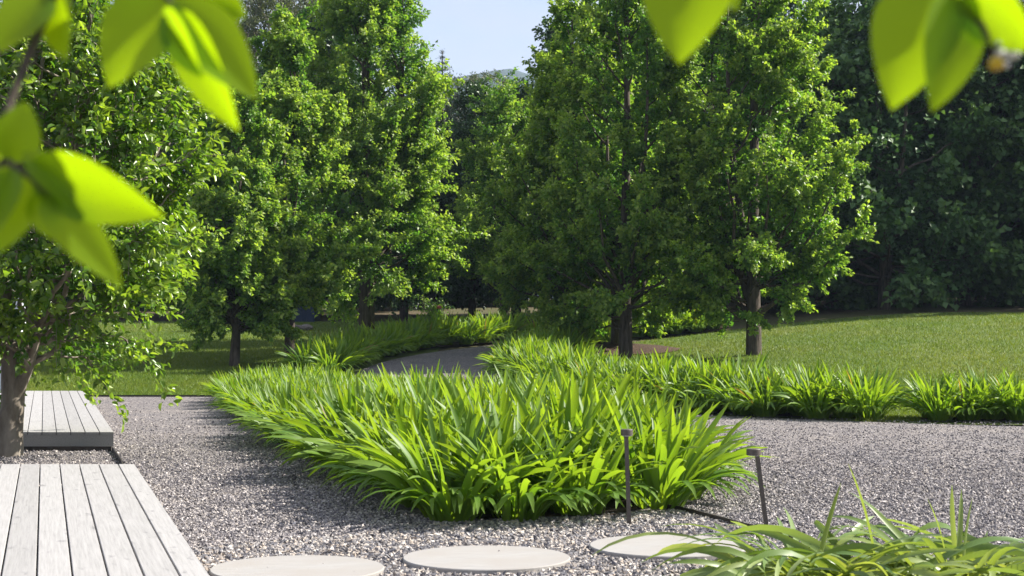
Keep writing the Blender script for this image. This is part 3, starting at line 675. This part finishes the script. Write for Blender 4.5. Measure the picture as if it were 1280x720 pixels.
# ------------------------------------------------------------------ decks
DX = -.3031; ANG = math.atan(-DX); CS = math.cos(ANG)
def deck(label, xr, yr, y0, y1, ztop, nb, pitch, lab_fascia, first=.86):
    """boards run along (DX, 1); the ends are cut square to the house line (constant y)"""
    o = thing('deck', label, 'deck', (xr, yr, 0)); x = 0.0; th = .032; gap = .009
    for i in range(nb):
        wdt = pitch*(first if i == 0 else 1); xa, xb = x - gap/2 - .0*i, x - wdt + gap/2
        def q(xx, yy, z): return (xx + DX*(yy-yr), yy - yr, z)
        b = .003
        V = np.array([q(xb, y0, ztop-th), q(xa, y0, ztop-th), q(xa, y1, ztop-th), q(xb, y1, ztop-th),
                      q(xb, y0, ztop-b), q(xa, y0, ztop-b), q(xa, y1, ztop-b), q(xb, y1, ztop-b),
                      q(xb+b, y0+b, ztop), q(xa-b, y0+b, ztop), q(xa-b, y1-b, ztop), q(xb+b, y1-b, ztop)])
        F = np.array([[0,3,2,1],[0,1,5,4],[1,2,6,5],[2,3,7,6],[3,0,4,7],[4,5,9,8],[5,6,10,9],[6,7,11,10],[7,4,8,11],[8,9,10,11]])
        # board-local frame so that the grain follows the board
        rot = Matrix.Rotation(ANG, 3, 'Z'); Rm = np.array(rot)
        me = np_mesh('board', V @ Rm, F, None, True)
        link('board', me, M['deck'], o, None, (0, 0, ANG)); x -= wdt
    zt, zb = ztop - th - .002, .055
    def fas(ya, yb, xa, xb):
        return np.array([(xb + DX*(ya-yr), ya-yr, zb), (xa + DX*(ya-yr), ya-yr, zb), (xa + DX*(yb-yr), yb-yr, zb), (xb + DX*(yb-yr), yb-yr, zb),
                         (xb + DX*(ya-yr), ya-yr, zt), (xa + DX*(ya-yr), ya-yr, zt), (xa + DX*(yb-yr), yb-yr, zt), (xb + DX*(yb-yr), yb-yr, zt)])
    link('fascia', np_mesh('fascia', fas(y0+.006, y0+.036, -.006, x+.006), BOXF, None, True), M['deck'], o)
    link('fascia', np_mesh('fascia', fas(y1-.036, y1-.006, -.006, x+.006), BOXF, None, True), M['deck'], o)
    link('fascia', np_mesh('fascia', fas(y0+.04, y1-.04, -.008, -.038), BOXF, None, True), M['deck'], o)
    for k, yy in enumerate(np.linspace(y0+.9, y1-.9, 3)):
        for xx in (-.5, x+.5):
            c = np.array([xx + DX*(yy-yr), yy-yr]); link('pier', np_mesh('pier', box_v(c[0]-.06, c[0]+.06, c[1]-.06, c[1]+.06, -.04, zt-.01), BOXF, None, True), M['steel'], o)
    return o
deck('silvery plank deck in the foreground, close to the stepping stones', -3.20, 13.10, 4.2, 13.10, .216, 14, .1656, '')
deck('silvery plank deck on the far side of the forked tree', -4.444, 17.24, 17.24, 29.0, .216, 13, .161, '', 1.0)

# pale rendered garden wall behind the forked tree
mb = MB(); mb.add(box_v(-10.9, -9.4, 28.55+1, 28.85+1, -.05, 2.25), BOXF)
o = thing('garden_wall', 'pale grey rendered wall end behind the forked tree', 'wall', (0, 0, 0))
link('wall_body', mb.mesh('wall_body', True), M['render'], o)
mb = MB(); mb.add(box_v(-10.95, -9.35, 29.5, 29.9, 2.25, 2.31), BOXF); link('coping', mb.mesh('coping', True), M['render'], o)

# ------------------------------------------------------------------ stepping stones, edging, path lights
for (px, py, r, sd, lb) in ((372, 709.5, .475, 1, 'round pale stepping stone next to the foreground deck'), (608, 696, .478, 2, 'round pale stepping stone in the middle of the pebble path'), (836, 681, .482, 3, 'round pale stepping stone nearest the leaning path light')):
    Y = (HC - .05)*FPX/(py-HY); v, f = disc_v(r, -.01, .05, 64, .005, .006, sd)
    o = link('stepping_stone', np_mesh('stepping_stone', v, f, None, True), M['paver'], None, (wx(px, Y), Y, 0), (0, 0, .05*sd)); tag(o, lb, 'stone', 'stepping stones')

def strip(label, pts, h, z0=-.03, t=.008):
    P = np.asarray(pts, float); tn = np.gradient(P, axis=0); tn = unit(tn); nn = np.stack([-tn[:, 1], tn[:, 0]], 1)*t/2
    V = []
    for p, q in zip(P, nn):
        z = gz(*p); V += [(*(p-q), z+z0), (*(p+q), z+z0), (*(p+q), z+h), (*(p-q), z+h)]
    F = []
    for i in range(len(P)-1):
        a, b = i*4, i*4+4
        for j in range(4): F.append([a+j, a+(j+1) % 4, b+(j+1) % 4, b+j])
    F += [[3, 2, 1, 0], [len(V)-4, len(V)-3, len(V)-2, len(V)-1]]
    tag(link('edging_strip', np_mesh('edging_strip', V, np.array(F), None, True), M['steel']), label, 'edging')
strip('dark steel edging from the big bed corner to the leaning path light', smooth_line([(1.15, 11.5), (1.28, 11.25), (1.62, 10.25), (2.1, 8.9)], 14), .055, t=.012)
strip('thin steel edging between fine gravel and coarse pebbles', smooth_line([(-2.35, 9.05), (-1.9, 9.42), (-1.0, 10.05), (-.6, 10.5)], 14), .028)
strip('steel edging under the front of the far deck', [(-7.5, 17.03), (-6, 17.03), (-4.42, 17.03)], .07, t=.012)
strip('short steel edging running between the two decks', [(-4.41, 17.03), (-3.9, 15.4), (-3.25, 13.15)], .07, t=.012)
strip('long steel edging where lawn meets gravel', [(x, 28.32) for x in np.linspace(-12, -5.3, 14)], .05)

def path_light(label, x, y, h, lx, hr, off):
    o = thing('path_light', label, 'lamp', (x, y, .0)); mb = MB()
    v = box_v(-.014, .014, -.014, .014, -.04, h); v[4:, 0] += lx; mb.add(v, BOXF); link('post', mb.mesh('post', True), M['lamp'], o)
    v, f = disc_v(hr, 0, .042, 32, .004); lh = link('lamp_head', np_mesh('lamp_head', v, f, None, True), M['lamp'], o, (lx + off, 0, h))
    v, f = disc_v(hr*.8, -.004, .0, 24, .001); link('lens', np_mesh('lens', v, f, None, True), M['blossom'], lh, (0, 0, -.001))
path_light('slim bronze path light standing in the edge of the big bed', .80, 10.52, .635, -.022, .042, .004)
path_light('bronze path light leaning beside the steel edging', 1.715, 10.35, .515, -.072, .050, -.022)

# ------------------------------------------------------------------ shed and rocks far on the shaded lawn
x, y = wx(352, 58.5), 58.5; z = gz(x, y)
o = thing('garden_shed', 'low dark blue shed half hidden behind the pear trees', 'shed', (x, y, z - .05))
mb = MB(); mb.add(box_v(-1.35, 1.25, 0, 1.8, 0, 1.75), BOXF); link('walls', mb.mesh('walls', True), M['blue'], o)
for k in range(13):
    mb = MB(); mb.add(box_v(-1.33 + k*.2, -1.25 + k*.2, -.025, .0, .05, 1.72), BOXF); link('rib', mb.mesh('rib', True), M['blue'], o)
mb = MB(); v = box_v(-1.5, 1.4, -.15, 1.95, 1.75, 1.83); v[6:8, 2] += .25; v[2:4, 2] += .25; mb.add(v, BOXF); link('roof', mb.mesh('roof', True), M['blue'], o)
def rock_mesh(seed):
    rng = np.random.default_rng(seed); ph = (1+5**.5)/2
    V = unit(np.array([(-1,ph,0),(1,ph,0),(-1,-ph,0),(1,-ph,0),(0,-1,ph),(0,1,ph),(0,-1,-ph),(0,1,-ph),(ph,0,-1),(ph,0,1),(-ph,0,-1),(-ph,0,1)], float))
    F = [(0,11,5),(0,5,1),(0,1,7),(0,7,10),(0,10,11),(1,5,9),(5,11,4),(11,10,2),(10,7,6),(7,1,8),(3,9,4),(3,4,2),(3,2,6),(3,6,8),(3,8,9),(4,9,5),(2,4,11),(6,2,10),(8,6,7),(9,8,1)]
    V, F = V.tolist(), F; E = {}
    def mid(a, b):
        k = (min(a, b), max(a, b))
        if k not in E: V.append((unit(np.array(V[a]) + np.array(V[b]))).tolist()); E[k] = len(V)-1
        return E[k]
    F2 = []
    for a, b, c in F: d, e, g = mid(a, b), mid(b, c), mid(c, a); F2 += [(a, d, g), (b, e, d), (c, g, e), (d, e, g)]
    V = np.array(V); V *= (1 + rng.normal(size=(len(V), 1))*.10); V[:, 2] *= .7
    return np_mesh('rock', V, np.array(F2), None, True)
rk = [rock_mesh(s) for s in range(3)]; rng = np.random.default_rng(8)
for k in range(7):
    Y = 52.5 + rng.normal()*.25; x = wx(349 + 6*k, 52.5); s = rng.uniform(.13, .22)
    tag(link('rock', rk[k % 3], M['rock'], None, (x, Y, gz(x, Y) + s*.45), (0, 0, rng.random()*6), (s*1.3, s, s)), 'grey-brown rock in the low pile on the shaded lawn by the shed', 'rock', 'rock pile on the lawn')

# ------------------------------------------------------------------ gravel stones, grass (stuff)
OCT = np.array([(1,0,0),(0,1,0),(-1,0,0),(0,-1,0),(0,0,1),(0,0,-1)], float); OCF = np.array([[0,1,4],[1,2,4],[2,3,4],[3,0,4],[1,0,5],[2,1,5],[3,2,5],[0,3,5]])
def stones(name, pts, size, mat, label, seed, zoff):
    rng = np.random.default_rng(seed); n = len(pts)
    A = OCT[None]*rng.uniform(.65, 1.25, (n, 6, 1)) + rng.normal(size=(n, 6, 3))*.16
    sc_ = size*rng.uniform(.55, 1.35, n)[:, None, None]*np.stack([rng.uniform(.8, 1.3, n), rng.uniform(.7, 1.1, n), rng.uniform(.45, .8, n)], 1)[:, None, :]
    A = A*sc_; q = rng.normal(size=(n, 4)); q[:, 1:3] *= .35; q = unit(q); ww, x, y, z = q.T
    Rm = np.stack([1-2*(y*y+z*z), 2*(x*y-z*ww), 2*(x*z+y*ww), 2*(x*y+z*ww), 1-2*(x*x+z*z), 2*(y*z-x*ww), 2*(x*z-y*ww), 2*(y*z+x*ww), 1-2*(x*x+y*y)], 1).reshape(n, 3, 3)
    A = np.einsum('nij,nkj->nki', Rm, A); A[..., 0] += pts[:, None, 0]; A[..., 1] += pts[:, None, 1]
    A[..., 2] += (ground(pts[:, 0], pts[:, 1]) + zoff + size*rng.uniform(-.1, .35, n))[:, None]
    F = (OCF[None] + (np.arange(n)*6)[:, None, None]).reshape(-1, 3)
    tag(link(name, np_mesh(name, A.reshape(-1, 3), F, {'rnd': np.repeat(rng.random(n), 6)}, True), mat), label, kind='stuff')
rng = np.random.default_rng(9)
CO = [(-2.5, 8.9), (-1.9, 9.42), (-1.0, 10.05), (-.6, 10.55), (1.2, 11.35), (1.62, 10.25), (2.1, 8.9), (2.4, 7.9), (-1.4, 7.9)]
c = rng.random((60000, 2))*[5.2, 3.7] + [-2.6, 7.8]; c = c[in_poly(c[:, 0], c[:, 1], CO)]
bedA = np.concatenate([BED['A'][0], BED['A'][1][::-1]])
stones('pebbles', c[:24000], .0165, M['pebbles'], 'coarse grey and tan pebbles around the stepping stones', 1, .022)
n = 230000; yy = 8/(1 - rng.random(n)*(1-8/27.5)); xx = (rng.random(n)-.5)*yy*.70
keep = ~in_poly(xx, yy, CO) & ~in_poly(xx, yy, bedA) & (rng.random(n) < 1.2)
keep &= rng.random(n) < np.interp(yy, [8, 12, 16, 22, 27.5], [1, .95, .7, .35, .0]); c = np.stack([xx, yy], 1)[keep][:110000]
stones('gravel_stones', c, .0115, M['stones'], 'loose crushed grey stone of the forecourt and drive', 2, .026)

def grass(pts, name, label, seed):
    rng = np.random.default_rng(seed); n = len(pts); z = ground(pts[:, 0], pts[:, 1]); B = np.concatenate([pts, z[:, None]], 1)
    a = rng.random(n)*6.283; wv = np.stack([np.cos(a), np.sin(a), 0*a], 1)*rng.uniform(.006, .012, n)[:, None]
    h = rng.uniform(.03, .075, n); tip = B + np.concatenate([rng.normal(size=(n, 2))*.025, h[:, None]], 1)
    V = np.stack([B - wv, B + wv, tip], 1).reshape(-1, 3)
    pat = .5 + .5*np.sin(pts[:, 0]*.9 + 1.3*np.sin(pts[:, 1]*.5))*np.sin(pts[:, 1]*.7 + pts[:, 0]*.35)
    np_ = np.clip(pat*.5*rng.random(n) + .25*(rng.random(n) > .9), 0, 1)
    tag(link(name, np_mesh(name, V, np.arange(n*3).reshape(n, 3), {'rnd': np.repeat(rng.random(n), 3), 'young': np.repeat(np_, 3)}), M['grass']), label, kind='stuff')
n = 260000; yy = 28.4/(1 - rng.random(n)*(1-28.4/58.)); xx = -(rng.random(n)*.36 + .02)*yy
ok = (xx < -2.9 - .3*(yy < 33)*0) & (xx < np.interp(yy, [28, 33, 36, 40, 44, 47, 58], [-5.5, -5.1, -4.7, -4.0, -2.8, -2.2, -3.6]))
grass(np.stack([xx, yy], 1)[ok][:170000], 'grass_blades', 'short shaded lawn grass beyond the decks', 3)
n = 330000; yy = 22.6/(1 - rng.random(n)*(1-22.6/47.)); xx = rng.random(n)*yy*.40
poly = np.concatenate([RL[8:], RRt[::-1]]); ok = in_poly(xx, yy, poly)
for k in 'BD': ok &= ~in_poly(xx, yy, np.concatenate([BED[k][0], BED[k][1][::-1]]))
grass(np.stack([xx, yy], 1)[ok][:150000], 'grass_blades', 'short sunny grass of the sloping lawn', 4)

# ------------------------------------------------------------------ leafy twigs hanging close to the camera
def big_leaf(L, W, bend=.25, fold=.12, nn=9):
    u = np.linspace(0, 1, nn); prof = np.sin(np.pi*np.clip(u, 0, 1)**.85)**.75*(1-.25*u); prof[0] = .06; prof[-1] = .01
    V = []
    for i, uu in enumerate(u):
        x = L*uu; z = -bend*L*uu*uu
        for s in (-1, -.5, 0, .5, 1): V.append((x, s*W/2*prof[i], z + fold*W*abs(s)**1.5*prof[i]))
    F = [[i*5+j, i*5+j+1, i*5+6+j, i*5+5+j] for i in range(nn-1) for j in range(4)]
    return np_mesh('big_leaf', V, np.array(F), {'rnd': np.full(len(V), .5), 'young': np.full(len(V), .35)})
leaf_lib = {}
def twig_leaf(parent, base, tip, wpx, Y0, Y1, roll, bend=.18):
    """leaf from one point to another (picture measurements turned into metres at distances Y0, Y1)"""
    A = Vector((wx(base[0], Y0), Y0, wz(base[1], Y0))); B = Vector((wx(tip[0], Y1), Y1, wz(tip[1], Y1)))
    L = (B-A).length; W = wpx/FPX*(Y0+Y1)/2; X = (B-A).normalized(); S = X.cross(Vector((0, -1, 0))).normalized(); Nn = S.cross(X)
    Zq = Matrix.Rotation(R(roll*.6), 3, X) @ Nn; Yv = Zq.cross(X).normalized()
    m = Matrix((X, Yv, Zq)).transposed().to_4x4(); m.translation = A
    me = big_leaf(L, W*1.5, bend); me.materials.append(M['hang'])
    l = link('leaf', me, None, parent); l.matrix_local = m
def stem(parent, pts, r0, r1):
    P = np.array([(wx(a, Y), Y, wz(b, Y)) for a, b, Y in pts]); P = smooth_line(P, 18)
    v, f = tube_v(P, np.linspace(r0, r1, 18), 7, 1, .04); mb = MB(); mb.add(v, f); link('stem', mb.mesh('stem'), M['bark'], parent)

b1 = thing('leafy_branch', 'blurred branch with bright green leaves hanging close by, over the forked tree', 'branch')
stem(b1, [(110, -160, 1.5), (75, -40, 1.42), (62, 5, 1.4), (38, 65, 1.38), (12, 130, 1.36), (2, 175, 1.35), (12, 203, 1.34), (38, 222, 1.33), (60, 246, 1.32)], .0055, .0022)
stem(b1, [(75, -40, 1.42), (130, -35, 1.4), (190, -15, 1.38), (220, 8, 1.37)], .004, .002)
for a in [((60, -5), (-6, 52), 56, 1.40, 1.36, 35), ((72, -12), (70, 66), 40, 1.41, 1.37, 40), ((212, -8), (128, 96), 78, 1.38, 1.35, 25), ((205, 5), (150, -30), 60, 1.40, 1.42, -30),
          ((215, 2), (318, 106), 62, 1.37, 1.33, -35), ((220, 10), (278, 160), 50, 1.37, 1.34, 45), ((210, -14), (312, 26), 58, 1.38, 1.42, 30), ((230, -30), (300, 10), 50, 1.4, 1.42, -20), ((205, 10), (238, 95), 36, 1.36, 1.33, 60),
          ((14, 204), (30, 128), 46, 1.34, 1.33, 20), ((10, 208), (-30, 300), 60, 1.34, 1.3, 30), ((20, 212), (2, 308), 56, 1.34, 1.31, -40), ((34, 208), (182, 272), 62, 1.33, 1.28, 25), ((52, 240), (148, 346), 44, 1.32, 1.29, -35),
          ((30, 190), (120, 262), 34, 1.33, 1.30, -50), ((0, 200), (-40, 170), 40, 1.35, 1.36, 0), ((45, 236), (66, 300), 34, 1.33, 1.31, 30)]:
    twig_leaf(b1, *a)
b2 = thing('leafy_branch', 'blurred leafy twig with pale blossom and a yellow bud hanging close by', 'branch')
stem(b2, [(1180, -140, 1.35), (1195, -50, 1.3), (1210, 0, 1.28), (1232, 40, 1.27), (1243, 72, 1.27)], .0045, .0016)
for a in [((1165, -25), (1118, 120), 84, 1.3, 1.26, 25), ((1196, -14), (1182, 130), 66, 1.28, 1.25, -30), ((1205, -8), (1290, 60), 52, 1.28, 1.25, 30), ((1200, -40), (1150, -5), 60, 1.3, 1.3, 0), ((1190, -20), (1220, 62), 34, 1.28, 1.27, 50)]:
    twig_leaf(b2, *a)
rng = np.random.default_rng(12)
sph = rock_mesh(5)
for px, py, rp, mm, nm in ((1245, 80, 10, 'berry', 'bud'), (1248, 56, 7, 'blossom', 'blossom'), (1250, 67, 7, 'blossom', 'blossom'), (1265, 67, 9, 'blossom', 'blossom'), (1257, 81, 5, 'blossom', 'blossom')):
    me = sph.copy(); me.materials.clear(); s = rp/FPX*1.27; link(nm, me, M[mm], b2, (wx(px, 1.27), 1.27, wz(py, 1.27)), None, (s, s, s*1.3))
b3 = thing('leafy_branch', 'blurred single leaf on a twig hanging from above, before the avenue pears', 'branch')
stem(b3, [(880, -160, 1.4), (872, -90, 1.36), (868, -60, 1.35)], .003, .0016)
twig_leaf(b3, (868, -62), (848, 62), 88, 1.35, 1.3, 20); twig_leaf(b3, (872, -70), (925, 4), 46, 1.35, 1.33, -30)

# ------------------------------------------------------------------ air
mb = MB(); mb.add(box_v(-1300, 1300, -30, 2000, -2, 275), BOXF)
hm, ht, ho = mat_new('air'); pv = N(ht, 'ShaderNodeVolumePrincipled', Density=.00022); pv.inputs['Color'].default_value = (.60, .76, 1, 1)
ht.links.new(pv.outputs[0], ho.inputs['Volume'])
tag(link('haze', mb.mesh('haze'), hm), 'thin blue air between the garden and the far hill', kind='stuff')
